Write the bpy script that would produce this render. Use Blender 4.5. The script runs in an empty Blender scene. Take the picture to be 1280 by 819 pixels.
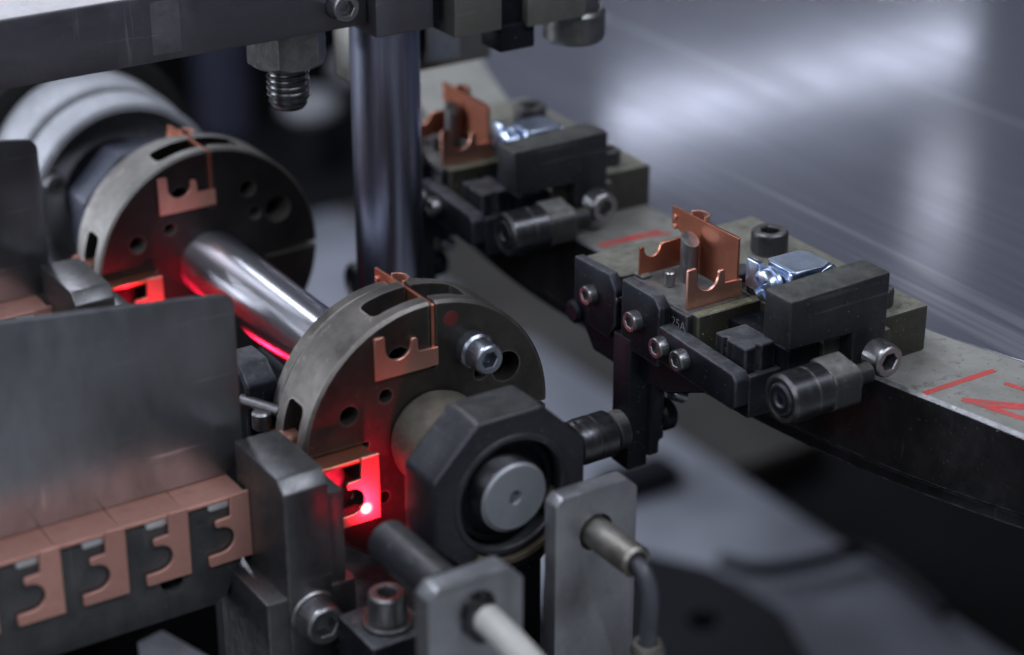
import bpy, bmesh, math, random
from mathutils import Vector, Matrix
random.seed(7)
R = math.radians
MM = 0.001
scene = bpy.context.scene
COL = scene.collection

# ---------------------------------------------------------------- camera
cam_d = bpy.data.cameras.new("camera")
cam = bpy.data.objects.new("camera", cam_d); COL.objects.link(cam)
scene.camera = cam
CAM = Vector((-330.605, -375.190, 241.262))
fwd = Vector((0.48910472, 0.7618589, -0.42467352))
rgt = Vector((0.84151078, -0.54024032, 0.0))
upv = rgt.cross(fwd)
m = Matrix((rgt, upv, -fwd)).transposed().to_4x4()
m.translation = CAM * MM
cam.matrix_world = m
cam_d.sensor_width = 36.0
cam_d.lens = 36.0 * 2622.0 / 1280.0
cam_d.clip_start = 0.02
cam_d.clip_end = 60.0
cam_d.dof.use_dof = True
cam_d.dof.focus_distance = 0.545
cam_d.dof.aperture_fstop = 6.8

# ---------------------------------------------------------------- world and lamps
world = bpy.data.worlds.new("World"); scene.world = world
world.use_nodes = True
wn = world.node_tree.nodes; wl = world.node_tree.links
bg = wn["Background"]
tc = wn.new("ShaderNodeTexCoord")
nz = wn.new("ShaderNodeTexNoise"); nz.inputs["Scale"].default_value = 2.2; nz.inputs["Detail"].default_value = 3.0
rp = wn.new("ShaderNodeValToRGB")
rp.color_ramp.elements[0].position = 0.40; rp.color_ramp.elements[0].color = (0.25, 0.26, 0.33, 1)
rp.color_ramp.elements[1].position = 0.64; rp.color_ramp.elements[1].color = (0.90, 0.92, 1.08, 1)
wl.new(tc.outputs["Generated"], nz.inputs["Vector"]); wl.new(nz.outputs["Fac"], rp.inputs["Fac"])
wl.new(rp.outputs["Color"], bg.inputs["Color"])
bg.inputs["Strength"].default_value = 0.065

def area(name, loc, target, sx, sy, power, color, spread=None):
    l = bpy.data.lights.new(name, "AREA"); l.shape = "RECTANGLE"
    l.size = sx * MM; l.size_y = sy * MM; l.energy = power; l.color = color
    if spread: l.spread = R(spread)
    o = bpy.data.objects.new(name, l); COL.objects.link(o)
    o.location = Vector(loc) * MM
    d = Vector(target) - Vector(loc)
    o.rotation_euler = d.to_track_quat('-Z', 'Y').to_euler()
    return o

COOL = (0.84, 0.89, 1.0)
area("added_front_fill", (250, -1000, 1500), (100, -600, -450), 1500, 300, 20, COOL)  # added fill over the front floor, lifts the camera-side faces
area("overhead_tube_lamp", (-700, 500, 1500), (-60, 60, 0), 1300, 160, 17, COOL)
area("overhead_tube_lamp", (180, 1650, 1290), (0, 100, 0), 170, 900, 9, COOL)
area("overhead_tube_lamp", (-1080, 1600, 840), (-90, 80, 0), 90, 700, 3.0, COOL)
area("added_low_fill", (-700, 700, 100), (330, 500, -400), 500, 300, 7, COOL)  # added fill out of frame, brightens the base beam under the table
area("added_side_fill", (-1300, -750, 1000), (-80, 50, 0), 1100, 900, 9, (0.84, 0.90, 1.0))  # added soft fill from camera left, no window known there
ft = area("far_tube_lamp", (1735, 2008, 800), (1735, 0, 0), 720, 14, 1.0, COOL)
ft.rotation_euler = (R(-66), 0, 0)
area("far_window_lamp", (1620, 1575, 835), (110, 65, 0), 70, 170, 0.085, (0.95, 0.95, 1.0))

scene.view_settings.view_transform = 'Standard'
scene.view_settings.look = 'None'
scene.view_settings.exposure = 0.0
scene.view_settings.gamma = 1.0
scene.render.engine = 'CYCLES'
scene.cycles.use_denoising = True
scene.cycles.use_adaptive_sampling = False
scene.cycles.max_bounces = 7
scene.cycles.sample_clamp_indirect = 4.0
scene.cycles.caustics_reflective = False
scene.cycles.caustics_refractive = False

# ---------------------------------------------------------------- materials
def new_mat(name):
    mt = bpy.data.materials.new(name); mt.use_nodes = True
    nt = mt.node_tree; b = nt.nodes["Principled BSDF"]
    return mt, nt, nt.nodes, nt.links, b

def mixc(nt, fac, a, b, mode='MIX'):
    n = nt.nodes.new("ShaderNodeMix"); n.data_type = 'RGBA'; n.blend_type = mode
    for s, v in ((0, fac), (6, a), (7, b)):
        if hasattr(v, "is_output"): nt.links.new(v, n.inputs[s])
        elif s == 0: n.inputs[0].default_value = v
        else: n.inputs[s].default_value = (*v, 1) if len(v) == 3 else v
    return n.outputs[2]

def ramp(nt, src, p0, p1, v0=0.0, v1=1.0):
    n = nt.nodes.new("ShaderNodeMapRange"); n.inputs[1].default_value = p0; n.inputs[2].default_value = p1
    n.inputs[3].default_value = v0; n.inputs[4].default_value = v1
    nt.links.new(src, n.inputs[0]); return n.outputs[0]

def noise(nt, scale, detail=4.0, stretch=(1, 1, 1), rough=0.6, loc=(0, 0, 0)):
    t = nt.nodes.new("ShaderNodeTexCoord"); mp = nt.nodes.new("ShaderNodeMapping")
    mp.inputs["Scale"].default_value = stretch; mp.inputs["Location"].default_value = loc
    n = nt.nodes.new("ShaderNodeTexNoise"); n.inputs["Scale"].default_value = scale
    n.inputs["Detail"].default_value = detail; n.inputs["Roughness"].default_value = rough
    nt.links.new(t.outputs["Object"], mp.inputs["Vector"]); nt.links.new(mp.outputs["Vector"], n.inputs["Vector"])
    return n.outputs["Fac"]

def math_n(nt, op, a, b):
    n = nt.nodes.new("ShaderNodeMath"); n.operation = op
    for i, v in enumerate((a, b)):
        if hasattr(v, "is_output"): nt.links.new(v, n.inputs[i])
        else: n.inputs[i].default_value = v
    return n.outputs[0]

def metal(name, base, rough=0.4, metallic=0.9, var=0.35, base2=None, scale=90, bump=0.12, bscale=900,
          wear=0.0, wearcol=(0.35, 0.35, 0.37), dust=0.0, dustcol=(0.16, 0.155, 0.125), stretch=(1, 1, 1), spec=0.5, wear_r=0.0009,
          rvar=0.14, specks=1.0, speckcol=(0.30, 0.29, 0.27)):
    mt, nt, N, L, b = new_mat(name)
    base2 = base2 or tuple(c * (1 - var) for c in base)
    n1 = noise(nt, scale, 5, stretch)
    n2 = noise(nt, scale * 5.3, 6, stretch, 0.7, (3, 1, 2))
    f1 = ramp(nt, n1, 0.35, 0.68)
    col = mixc(nt, f1, base, base2)
    col = mixc(nt, ramp(nt, n2, 0.52, 0.75, 0, 0.45), col, tuple(c * 0.55 for c in base))
    rg = ramp(nt, n2, 0.3, 0.7, rough - rvar * 0.5, rough + rvar)
    if bump and specks:
        smear = noise(nt, 38, 5, (1.0, 0.8, 0.45), 0.7, (9, 2, 5))
        rg = math_n(nt, 'ADD', rg, ramp(nt, smear, 0.35, 0.7, -0.07, 0.12))
        col = mixc(nt, ramp(nt, smear, 0.52, 0.7, 0, 0.35), col, tuple(min(1, c * 1.6 + 0.01) for c in base))
        sp = noise(nt, 1300, 2, (1, 1, 1), 0.5, (2, 8, 3))
        col = mixc(nt, ramp(nt, sp, 0.70, 0.76, 0, 0.55 * specks), col, speckcol)
        sc1 = noise(nt, 420, 3, (0.05, 1.0, 1.0), 0.6, (5, 5, 1)); sc2 = noise(nt, 380, 3, (0.8, 0.8, 0.05), 0.6, (1, 6, 2))
        scr = math_n(nt, 'MAXIMUM', ramp(nt, sc1, 0.66, 0.72), ramp(nt, sc2, 0.67, 0.73))
        col = mixc(nt, math_n(nt, 'MULTIPLY', scr, 0.35 * specks), col, tuple(min(1, c * 2.4 + 0.03) for c in base))
    met = metallic
    if wear > 0:
        bv = N.new("ShaderNodeBevel"); bv.samples = 3; bv.inputs["Radius"].default_value = wear_r
        ge = N.new("ShaderNodeNewGeometry")
        dp = N.new("ShaderNodeVectorMath"); dp.operation = 'DOT_PRODUCT'
        L.new(bv.outputs[0], dp.inputs[0]); L.new(ge.outputs["Normal"], dp.inputs[1])
        e = ramp(nt, dp.outputs["Value"], 0.995, 0.86, 0.0, 1.0)
        e = math_n(nt, 'MULTIPLY', e, ramp(nt, n2, 0.38, 0.6, 0.1, wear))
        col = mixc(nt, e, col, wearcol)
    if dust > 0:
        ge2 = N.new("ShaderNodeNewGeometry"); sx = N.new("ShaderNodeSeparateXYZ")
        L.new(ge2.outputs["Normal"], sx.inputs[0])
        up = ramp(nt, sx.outputs["Z"], 0.6, 0.97, 0.0, 1.0)
        n3 = noise(nt, 260, 7, (1, 1, 1), 0.75, (7, 4, 1))
        d = math_n(nt, 'MULTIPLY', up, ramp(nt, n3, 0.34, 0.62, dust * 0.35, dust))
        col = mixc(nt, d, col, dustcol)
        rg = math_n(nt, 'MAXIMUM', rg, math_n(nt, 'MULTIPLY', d, 0.85))
        mm_ = N.new("ShaderNodeMath"); mm_.operation = 'SUBTRACT'; mm_.use_clamp = True
        mm_.inputs[0].default_value = metallic; L.new(d, mm_.inputs[1]); met = mm_.outputs[0]
    L.new(col, b.inputs["Base Color"]); L.new(math_n(nt, 'MAXIMUM', rg, 0.295), b.inputs["Roughness"])
    if hasattr(met, "is_output"): L.new(met, b.inputs["Metallic"])
    else: b.inputs["Metallic"].default_value = met
    b.inputs["Specular IOR Level"].default_value = spec
    if bump:
        bp = N.new("ShaderNodeBump"); bp.inputs["Strength"].default_value = bump; bp.inputs["Distance"].default_value = 0.0002
        n4 = noise(nt, bscale, 5, stretch, 0.65)
        L.new(n4, bp.inputs["Height"]); L.new(bp.outputs[0], b.inputs["Normal"])
    return mt

M = {}
M['black'] = metal(spec=0.25, name="black_oxide_steel", base=(0.018, 0.020, 0.028), rough=0.42, metallic=0.55, wear=0.55, wearcol=(0.28, 0.285, 0.30), wear_r=0.0011, dust=0.55, dustcol=(0.15, 0.152, 0.16), bump=0.15)
M['black_plain'] = metal(spec=0.25, name="black_oxide_plain", base=(0.014, 0.016, 0.022), rough=0.42, metallic=0.5, bump=0.15, wear=0.35, wearcol=(0.07, 0.075, 0.085))
M['lever'] = metal(spec=0.25, name="dark_machined_steel", base=(0.038, 0.040, 0.045), rough=0.46, metallic=0.55, wear=0.7, wearcol=(0.15, 0.15, 0.15), dust=0.5, dustcol=(0.14, 0.14, 0.12), bump=0.2)
M['slab'] = metal("oily_cast_slab", (0.060, 0.057, 0.046), 0.5, 0.5, wear=0.5, dust=0.85, dustcol=(0.22, 0.215, 0.175), bump=0.5, bscale=700, specks=2.0)
M['brass_dust'] = metal("dusty_nest_plate", (0.05, 0.048, 0.036), 0.5, 0.4, dust=0.9, wear=0.5, dustcol=(0.25, 0.235, 0.14), bump=0.4, specks=2.0, speckcol=(0.5, 0.48, 0.2))
M['disc_face'] = metal("dark_disc_face", (0.070, 0.062, 0.057), 0.36, 0.75, base2=(0.042, 0.038, 0.034), scale=60, wear=0.8, wearcol=(0.30, 0.28, 0.27), bump=0.1)
M['disc_face_rear'] = metal("dark_rear_disc_face", (0.040, 0.037, 0.036), 0.38, 0.7, base2=(0.022, 0.02, 0.02), scale=60, wear=0.8, wearcol=(0.20, 0.19, 0.18), bump=0.1)
M['end_face'] = metal("faced_shaft_end", (0.34, 0.36, 0.39), 0.5, 0.6, var=0.15, bump=0.03, wear=0.4)
M['track'] = metal("grey_black_track", (0.12, 0.12, 0.122), 0.42, 0.7, wear=0.5, wearcol=(0.2, 0.2, 0.2), bump=0.15)
M['glint'] = metal("pale_glint_steel", (0.75, 0.75, 0.76), 0.42, 0.6, var=0.2, bump=0.1)  # pale colour paints the light caught by the track's top chamfer
M['floor_bright'] = metal("pale_floor_patch", (0.5, 0.5, 0.56), 0.5, 0.0, bump=0)
M['disc'] = metal("turned_disc_steel", (0.150, 0.138, 0.128), 0.38, 0.85, base2=(0.095, 0.085, 0.076), scale=60, wear=0.8, wearcol=(0.42, 0.40, 0.38), bump=0.08, dust=0.0)
M['disc_rear'] = metal("turned_disc_steel_pale", (0.20, 0.19, 0.18), 0.5, 0.5, base2=(0.14, 0.13, 0.12), scale=60, wear=0.8, wearcol=(0.5, 0.48, 0.45), bump=0.08)
M['steel_ring'] = metal("pale_ring_steel", (0.33, 0.34, 0.37), 0.6, 0.25, var=0.15, bump=0.05)
M['screw'] = metal("screw_steel", (0.30, 0.30, 0.31), 0.34, 0.95, wear=0.6, wearcol=(0.55, 0.55, 0.56), bump=0.1, bscale=1500)
M['screw_dark'] = metal("dark_screw_steel", (0.10, 0.10, 0.105), 0.36, 0.9, wear=0.7, wearcol=(0.35, 0.35, 0.36), bump=0.1, bscale=1500, dust=0.35)
M['zinc'] = metal("zinc_plate", (0.60, 0.70, 0.90), 0.20, 1.0, base2=(0.42, 0.50, 0.66), scale=160, bump=0, rvar=0.06, specks=0, wear=0.8, wearcol=(0.9, 0.95, 1.0), wear_r=0.0004)
M['zinc_bolt'] = metal("zinc_bolt_steel", (0.34, 0.37, 0.42), 0.3, 0.95, wear=0.4, bump=0.1)
M['guard'] = metal("grey_guard_sheet", (0.30, 0.31, 0.33), 0.33, 0.85, var=0.25, scale=30, bump=0.06, stretch=(1, 1, 0.35), specks=1.6)
M['grey_plate'] = metal("ground_grey_steel", (0.36, 0.37, 0.39), 0.36, 0.8, var=0.25, scale=45, wear=0.7, wearcol=(0.6, 0.6, 0.62), bump=0.06)
M['stop'] = metal("ground_stop_steel", (0.14, 0.14, 0.145), 0.38, 0.85, var=0.3, wear=0.9, wearcol=(0.42, 0.42, 0.43), bump=0.1)
M['bar'] = metal("frame_bar_steel", (0.19, 0.19, 0.215), 0.34, 0.85, var=0.25, scale=35, bump=0.12, stretch=(0.3, 1, 1), wear=0.5, wearcol=(0.3, 0.3, 0.32))
M['frame_block'] = metal("frame_block_steel", (0.20, 0.195, 0.175), 0.42, 0.7, var=0.2, scale=35, bump=0.08, wear=0.5)
M['hexnut'] = metal("nut_steel", (0.20, 0.205, 0.20), 0.32, 0.85, var=0.4, scale=200, bump=0.2, bscale=700, wear=0.8, wearcol=(0.4, 0.41, 0.4))
M['roller'] = metal("roller_steel", (0.12, 0.12, 0.13), 0.30, 0.9, var=0.3, scale=50, bump=0.06, wear=0.6, stretch=(4, 0.6, 0.6), wearcol=(0.4, 0.4, 0.4))
M['floor'] = metal("dark_oily_floor", (0.010, 0.010, 0.012), 0.6, 0.0, scale=3, bump=0, spec=0.1)
M['concrete'] = metal('pale_concrete', (0.42, 0.42, 0.42), 0.6, 0.0, var=0.15, scale=4, bump=0)
M['beam'] = metal("painted_grey_beam", (0.27, 0.285, 0.34), 0.5, 0.0, var=0.4, scale=14, bump=0)
M['brown'] = metal("brown_grey_tray", (0.07, 0.066, 0.062), 0.5, 0.0, var=0.3, scale=5, bump=0)
M['pillar'] = metal("blue_grey_pillar", (0.07, 0.075, 0.12), 0.4, 0.2, bump=0)
M['cable_white'] = metal("white_cable_jacket", (0.46, 0.455, 0.43), 0.5, 0.0, var=0.25, bump=0)
M['cable_dark'] = metal("dark_cable_jacket", (0.055, 0.057, 0.07), 0.40, 0.0, var=0.2, bump=0.05)
M['barrel'] = metal("sensor_barrel_steel", (0.33, 0.31, 0.28), 0.4, 0.9, bump=0.3, bscale=600, dust=0.2)
M['octagon'] = metal(spec=0.25, name="dark_bearing_block", base=(0.055, 0.056, 0.066), rough=0.36, metallic=0.65, var=0.25, scale=80, wear=0.6, wearcol=(0.2, 0.2, 0.21), bump=0.25, specks=1.6, dust=0.25)
M['hub'] = metal("olive_hub_steel", (0.17, 0.16, 0.13), 0.5, 0.6, scale=200, bump=0.35)
M['rust'] = metal("rusty_ring", (0.13, 0.095, 0.065), 0.55, 0.5, scale=250, bump=0.4, base2=(0.17, 0.15, 0.11))
M['red'] = metal("red_paint", (0.55, 0.05, 0.05), 0.55, 0.0, base2=(0.30, 0.10, 0.09), scale=260, bump=0.2, specks=1.5)
M['red_stain'] = metal("red_stain", (0.16, 0.03, 0.028), 0.5, 0.3, var=0.3, scale=300, bump=0.1)
M['grime'] = metal("grimy_cast_base", (0.055, 0.055, 0.058), 0.55, 0.4, scale=220, bump=0.9, bscale=350, dust=0.55, dustcol=(0.14, 0.14, 0.15))
M['print'] = metal("faint_engraving", (0.16, 0.16, 0.16), 0.6, 0.1, bump=0)
M['thread'] = metal('oily_thread', (0.16, 0.16, 0.165), 0.2, 0.95, bump=0.1, wear=0.6, wear_r=0.0003)
M['nest'] = metal('grey_nest_floor', (0.13, 0.13, 0.13), 0.4, 0.7, dust=0.5, dustcol=(0.20, 0.20, 0.19), bump=0.3, specks=1.5)
M['swarf'] = metal('dull_swarf', (0.30, 0.29, 0.25), 0.5, 0.4, bump=0)
M['chamfer'] = metal('highlight_rim_chamfer', (0.36, 0.36, 0.38), 0.45, 0.5, base2=(0.16, 0.16, 0.16), scale=260, bump=0.2)  # lighter colour paints the highlight along the rim's top edge
M['bar_patch'] = metal('rubbed_bar_patch', (0.25, 0.25, 0.275), 0.36, 0.8, bump=0.05)
M['nut_blue'] = metal('blue_grey_nut', (0.045, 0.05, 0.075), 0.45, 0.4, bump=0.1)
M['shoulder'] = metal('lit_top_block_steel', (0.06, 0.06, 0.06), 0.42, 0.6, wear=0.8, wearcol=(0.2, 0.2, 0.2), dust=0.8, dustcol=(0.22, 0.22, 0.21), bump=0.2)  # pale upward layer paints the lit look of the top facet
M['bar_top'] = metal('bar_top_sheen', (0.62, 0.60, 0.62), 0.6, 0.2, var=0.15, bump=0.1)  # pale colour paints the bright reflection on the bar's top
M['void'] = metal("near_black_steel", (0.006, 0.006, 0.006), 0.6, 0.2, bump=0)

lm_, lnt_, lN_, lL_, lb_ = new_mat('red_sensor_lens')
lb_.inputs['Base Color'].default_value = (0.5, 0.01, 0.02, 1); lb_.inputs['Emission Color'].default_value = (1, 0.02, 0.05, 1); lb_.inputs['Emission Strength'].default_value = 3.0
M['lens'] = lm_

def copper_mat(name, c, c2, rough, met_=0.92):
    mt, nt, N, L, b = new_mat(name)
    n1 = noise(nt, 120, 4); n2 = noise(nt, 900, 4, (1, 1, 0.15))
    col = mixc(nt, ramp(nt, n1, 0.35, 0.7), c, c2)
    oi = N.new("ShaderNodeObjectInfo")
    col = mixc(nt, ramp(nt, oi.outputs["Random"], 0, 1, 0.0, 0.35), col, tuple(k * 0.62 for k in c2))
    n5 = noise(nt, 200, 3, (1, 1, 1), 0.6, (4, 1, 7))
    col = mixc(nt, ramp(nt, n5, 0.60, 0.78, 0, 0.25), col, (0.20, 0.09, 0.06))
    L.new(col, b.inputs["Base Color"]); b.inputs["Metallic"].default_value = met_
    L.new(ramp(nt, n1, 0.3, 0.7, rough - 0.04, rough + 0.06), b.inputs["Roughness"])
    return mt
M['copper'] = copper_mat("bright_copper", (0.66, 0.26, 0.17), (0.56, 0.20, 0.12), 0.345)
M['copper_satin'] = copper_mat("satin_copper", (0.80, 0.42, 0.33), (0.70, 0.34, 0.26), 0.40)

M['copper_dull'] = copper_mat('dull_pink_copper', (0.74, 0.40, 0.33), (0.62, 0.31, 0.25), 0.5, 0.6)

def shaft_mat():
    mt, nt, N, L, b = new_mat("ground_chrome_shaft")
    n1 = noise(nt, 300, 4, (1, 0.06, 1)); n2 = noise(nt, 1500, 3)
    col = mixc(nt, ramp(nt, n1, 0.3, 0.7), (0.60, 0.60, 0.65), (0.46, 0.46, 0.51))
    L.new(col, b.inputs["Base Color"]); b.inputs["Metallic"].default_value = 1.0
    L.new(ramp(nt, n1, 0.3, 0.7, 0.30, 0.38), b.inputs["Roughness"])
    tg = N.new("ShaderNodeTangent"); tg.direction_type = 'RADIAL'; tg.axis = 'Y'
    b.inputs["Anisotropic"].default_value = 0.85; b.inputs["Anisotropic Rotation"].default_value = 0.25
    L.new(tg.outputs[0], b.inputs["Tangent"])
    bp = N.new("ShaderNodeBump"); bp.inputs["Strength"].default_value = 0.05; bp.inputs["Distance"].default_value = 0.0002
    L.new(n2, bp.inputs["Height"]); L.new(bp.outputs[0], b.inputs["Normal"])
    return mt
M['shaft'] = shaft_mat()
def column_mat():
    mt, nt, N, L, b = new_mat("hard_chrome_column")
    n1 = noise(nt, 500, 4, (1, 1, 0.05)); n2 = noise(nt, 900, 6, (1, 1, 1), 0.7)
    col = mixc(nt, ramp(nt, n1, 0.3, 0.7), (0.32, 0.34, 0.43), (0.20, 0.21, 0.29))
    col = mixc(nt, ramp(nt, n2, 0.66, 0.72, 0, 0.8), col, (0.03, 0.03, 0.035))
    L.new(col, b.inputs["Base Color"]); b.inputs["Metallic"].default_value = 1.0
    L.new(ramp(nt, n1, 0.3, 0.7, 0.27, 0.36), b.inputs["Roughness"])
    return mt
M['column'] = column_mat()

def brushed_table():
    mt, nt, N, L, b = new_mat("brushed_table_steel")
    st = noise(nt, 700, 4, (1, 0.02, 1), 0.6)
    st2 = noise(nt, 90, 5, (1, 0.06, 1), 0.65, (1, 2, 0))
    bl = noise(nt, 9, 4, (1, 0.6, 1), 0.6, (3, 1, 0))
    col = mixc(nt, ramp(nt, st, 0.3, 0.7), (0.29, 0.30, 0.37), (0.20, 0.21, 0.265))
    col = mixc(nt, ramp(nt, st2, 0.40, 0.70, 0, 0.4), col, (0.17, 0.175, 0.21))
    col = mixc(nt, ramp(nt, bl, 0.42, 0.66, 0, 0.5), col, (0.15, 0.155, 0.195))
    sc = noise(nt, 160, 2, (0.5, 0.012, 1), 0.5, (8, 3, 0))
    col = mixc(nt, ramp(nt, sc, 0.65, 0.69, 0, 0.3), col, (0.62, 0.63, 0.68))
    L.new(col, b.inputs["Base Color"]); b.inputs["Metallic"].default_value = 0.9
    L.new(ramp(nt, st2, 0.3, 0.7, 0.10, 0.135), b.inputs["Roughness"])
    b2 = N.new("ShaderNodeBsdfPrincipled"); L.new(col, b2.inputs["Base Color"])
    b2.inputs["Metallic"].default_value = 0.75; b2.inputs["Roughness"].default_value = 0.62
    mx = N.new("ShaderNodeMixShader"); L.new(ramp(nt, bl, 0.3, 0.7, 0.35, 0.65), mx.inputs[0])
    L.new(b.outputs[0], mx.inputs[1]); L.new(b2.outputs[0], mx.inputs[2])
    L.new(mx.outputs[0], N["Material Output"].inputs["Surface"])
    return mt
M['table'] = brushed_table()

def ring_mat():
    mt, nt, N, L, b = new_mat("grimy_ground_rim")
    n1 = noise(nt, 60, 6, (1, 1, 1), 0.7); n2 = noise(nt, 420, 7, (1, 1, 1), 0.75); n3 = noise(nt, 170, 6, (1, 1, 1), 0.7, (4, 3, 2))
    col = mixc(nt, ramp(nt, n1, 0.35, 0.65), (0.34, 0.34, 0.32), (0.24, 0.235, 0.21))
    col = mixc(nt, ramp(nt, n2, 0.55, 0.72, 0, 0.7), col, (0.36, 0.36, 0.35))
    col = mixc(nt, ramp(nt, n3, 0.56, 0.72, 0, 0.75), col, (0.065, 0.06, 0.05))
    L.new(col, b.inputs["Base Color"]); b.inputs["Metallic"].default_value = 0.35
    L.new(ramp(nt, n3, 0.3, 0.7, 0.42, 0.62), b.inputs["Roughness"])
    bp = N.new("ShaderNodeBump"); bp.inputs["Strength"].default_value = 0.35; bp.inputs["Distance"].default_value = 0.0003
    L.new(n2, bp.inputs["Height"]); L.new(bp.outputs[0], b.inputs["Normal"])
    return mt
M['rim'] = ring_mat()
M['rim_side'] = metal("oily_dark_rim_side", (0.05, 0.049, 0.053), 0.34, 0.7, scale=55, base2=(0.022, 0.021, 0.022), wear=0.9, wearcol=(0.3, 0.3, 0.33), bump=0.5, bscale=260)

# ---------------------------------------------------------------- mesh helpers (millimetres)
def frame(d):
    return Vector(d).normalized().to_track_quat('Z', 'Y').to_matrix()

class MB:
    def __init__(self): self.bm = bmesh.new()
    def _merge(self, b):
        me = bpy.data.meshes.new("tmp"); b.to_mesh(me); b.free(); self.bm.from_mesh(me); bpy.data.meshes.remove(me)
        return self
    def box(self, x0, x1, y0, y1, z0, z1, bev=0.4, seg=2, rot=None, piv=None):
        b = bmesh.new(); bmesh.ops.create_cube(b, size=1)
        for v in b.verts:
            v.co = Vector(((x0 + x1) / 2 + v.co.x * (x1 - x0), (y0 + y1) / 2 + v.co.y * (y1 - y0), (z0 + z1) / 2 + v.co.z * (z1 - z0)))
        if bev: bmesh.ops.bevel(b, geom=list(b.edges), offset=bev, segments=seg, profile=0.5, affect='EDGES')
        if rot: bmesh.ops.rotate(b, verts=b.verts, cent=piv or ((x0 + x1) / 2, (y0 + y1) / 2, (z0 + z1) / 2), matrix=rot)
        return self._merge(b)
    def lathe(self, o, d, prof, seg=40, phase=0.0, wob=None):
        b = bmesh.new(); F = frame(d); o = Vector(o); rings = []
        for (a, r) in prof:
            ring = []
            if r <= 1e-6:
                ring = [b.verts.new(o + F @ Vector((0, 0, a)))]
            else:
                for k in range(seg):
                    t = 2 * math.pi * k / seg + phase; rr = r
                    if wob and wob(a): rr = r * (1 - 0.02 * (k % 2))
                    ring.append(b.verts.new(o + F @ Vector((rr * math.cos(t), rr * math.sin(t), a))))
            rings.append(ring)
        for A, B in zip(rings, rings[1:]):
            if len(A) == 1 and len(B) == 1: continue
            for k in range(seg):
                k2 = (k + 1) % seg
                if len(A) == 1: b.faces.new((A[0], B[k2], B[k]))
                elif len(B) == 1: b.faces.new((A[k], A[k2], B[0]))
                else: b.faces.new((A[k], A[k2], B[k2], B[k]))
        bmesh.ops.recalc_face_normals(b, faces=b.faces)
        return self._merge(b)
    def cyl(self, p0, p1, r, ch=0.4, seg=40, r1=None):
        p0 = Vector(p0); p1 = Vector(p1); L = (p1 - p0).length; r1 = r if r1 is None else r1
        return self.lathe(p0, p1 - p0, [(0, 0), (0, r - ch), (ch, r), (L - ch, r1), (L, r1 - ch), (L, 0)], seg)
    def prism(self, pts, axis, a0, a1, bev=0.0, seg=1):
        # pts are 2-D; axis 'x' -> (y,z), 'y' -> (x,z), 'z' -> (x,y)
        def P(p, a): return {'x': Vector((a, p[0], p[1])), 'y': Vector((p[0], a, p[1])), 'z': Vector((p[0], p[1], a))}[axis]
        b = bmesh.new()
        v0 = [b.verts.new(P(p, a0)) for p in pts]; v1 = [b.verts.new(P(p, a1)) for p in pts]
        n = len(pts)
        b.faces.new(v0); b.faces.new(v1[::-1])
        for i in range(n): b.faces.new((v0[i], v0[(i + 1) % n], v1[(i + 1) % n], v1[i]))
        bmesh.ops.recalc_face_normals(b, faces=b.faces)
        if bev: bmesh.ops.bevel(b, geom=list(b.edges), offset=bev, segments=seg, profile=0.5, affect='EDGES')
        return self._merge(b)
    def tube(self, pts, r, seg=16, closed_ends=True, sub=6):
        P = [Vector(p) for p in pts]; out = []
        for i in range(len(P) - 1):
            p0 = P[max(i - 1, 0)]; p1 = P[i]; p2 = P[i + 1]; p3 = P[min(i + 2, len(P) - 1)]
            for s in range(sub):
                t = s / sub
                out.append(0.5 * ((2 * p1) + (p2 - p0) * t + (2 * p0 - 5 * p1 + 4 * p2 - p3) * t * t + (3 * p1 - p0 - 3 * p2 + p3) * t ** 3))
        out.append(P[-1])
        b = bmesh.new(); prev = None; up = Vector((0.13, 0.31, 0.94)); rings = []
        for i, p in enumerate(out):
            d = (out[min(i + 1, len(out) - 1)] - out[max(i - 1, 0)]).normalized()
            x = up.cross(d).normalized(); y = d.cross(x); up = y
            rings.append([b.verts.new(p + r * (x * math.cos(2 * math.pi * k / seg) + y * math.sin(2 * math.pi * k / seg))) for k in range(seg)])
        for A, B in zip(rings, rings[1:]):
            for k in range(seg): b.faces.new((A[k], A[(k + 1) % seg], B[(k + 1) % seg], B[k]))
        b.faces.new(rings[0][::-1]); b.faces.new(rings[-1])
        bmesh.ops.recalc_face_normals(b, faces=b.faces)
        return self._merge(b)

def cutmesh(me, cutter_mbs):
    """boolean difference of mesh `me` (mm) with a list of MB cutters"""
    o = bpy.data.objects.new("work", me); COL.objects.link(o); cs = []
    for c in cutter_mbs:
        cm = bpy.data.meshes.new("cut"); c.bm.to_mesh(cm); c.bm.free()
        co = bpy.data.objects.new("cut", cm); COL.objects.link(co); cs.append(co)
        md = o.modifiers.new("b", 'BOOLEAN'); md.operation = 'DIFFERENCE'; md.solver = 'EXACT'; md.object = co
    dg = bpy.context.evaluated_depsgraph_get(); dg.update()
    res = bpy.data.meshes.new_from_object(o.evaluated_get(dg))
    for x in cs + [o]:
        d = x.data; bpy.data.objects.remove(x); bpy.data.meshes.remove(d)
    return res

def finish(name, mb, mat, loc, parent=None, cutters=None, sharp=32):
    me = bpy.data.meshes.new(name)
    bm = mb.bm
    bm.to_mesh(me); bm.free()
    if cutters: me = cutmesh(me, cutters); me.name = name
    me.transform(Matrix.Translation(-Vector(loc))); me.transform(Matrix.Scale(MM, 4))
    me.polygons.foreach_set("use_smooth", [True] * len(me.polygons))
    me.set_sharp_from_angle(angle=R(sharp))
    me.materials.clear(); me.materials.append(M[mat])
    o = bpy.data.objects.new(name, me); COL.objects.link(o)
    if parent: o.parent = parent
    else: o.location = Vector(loc) * MM
    return o

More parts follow.
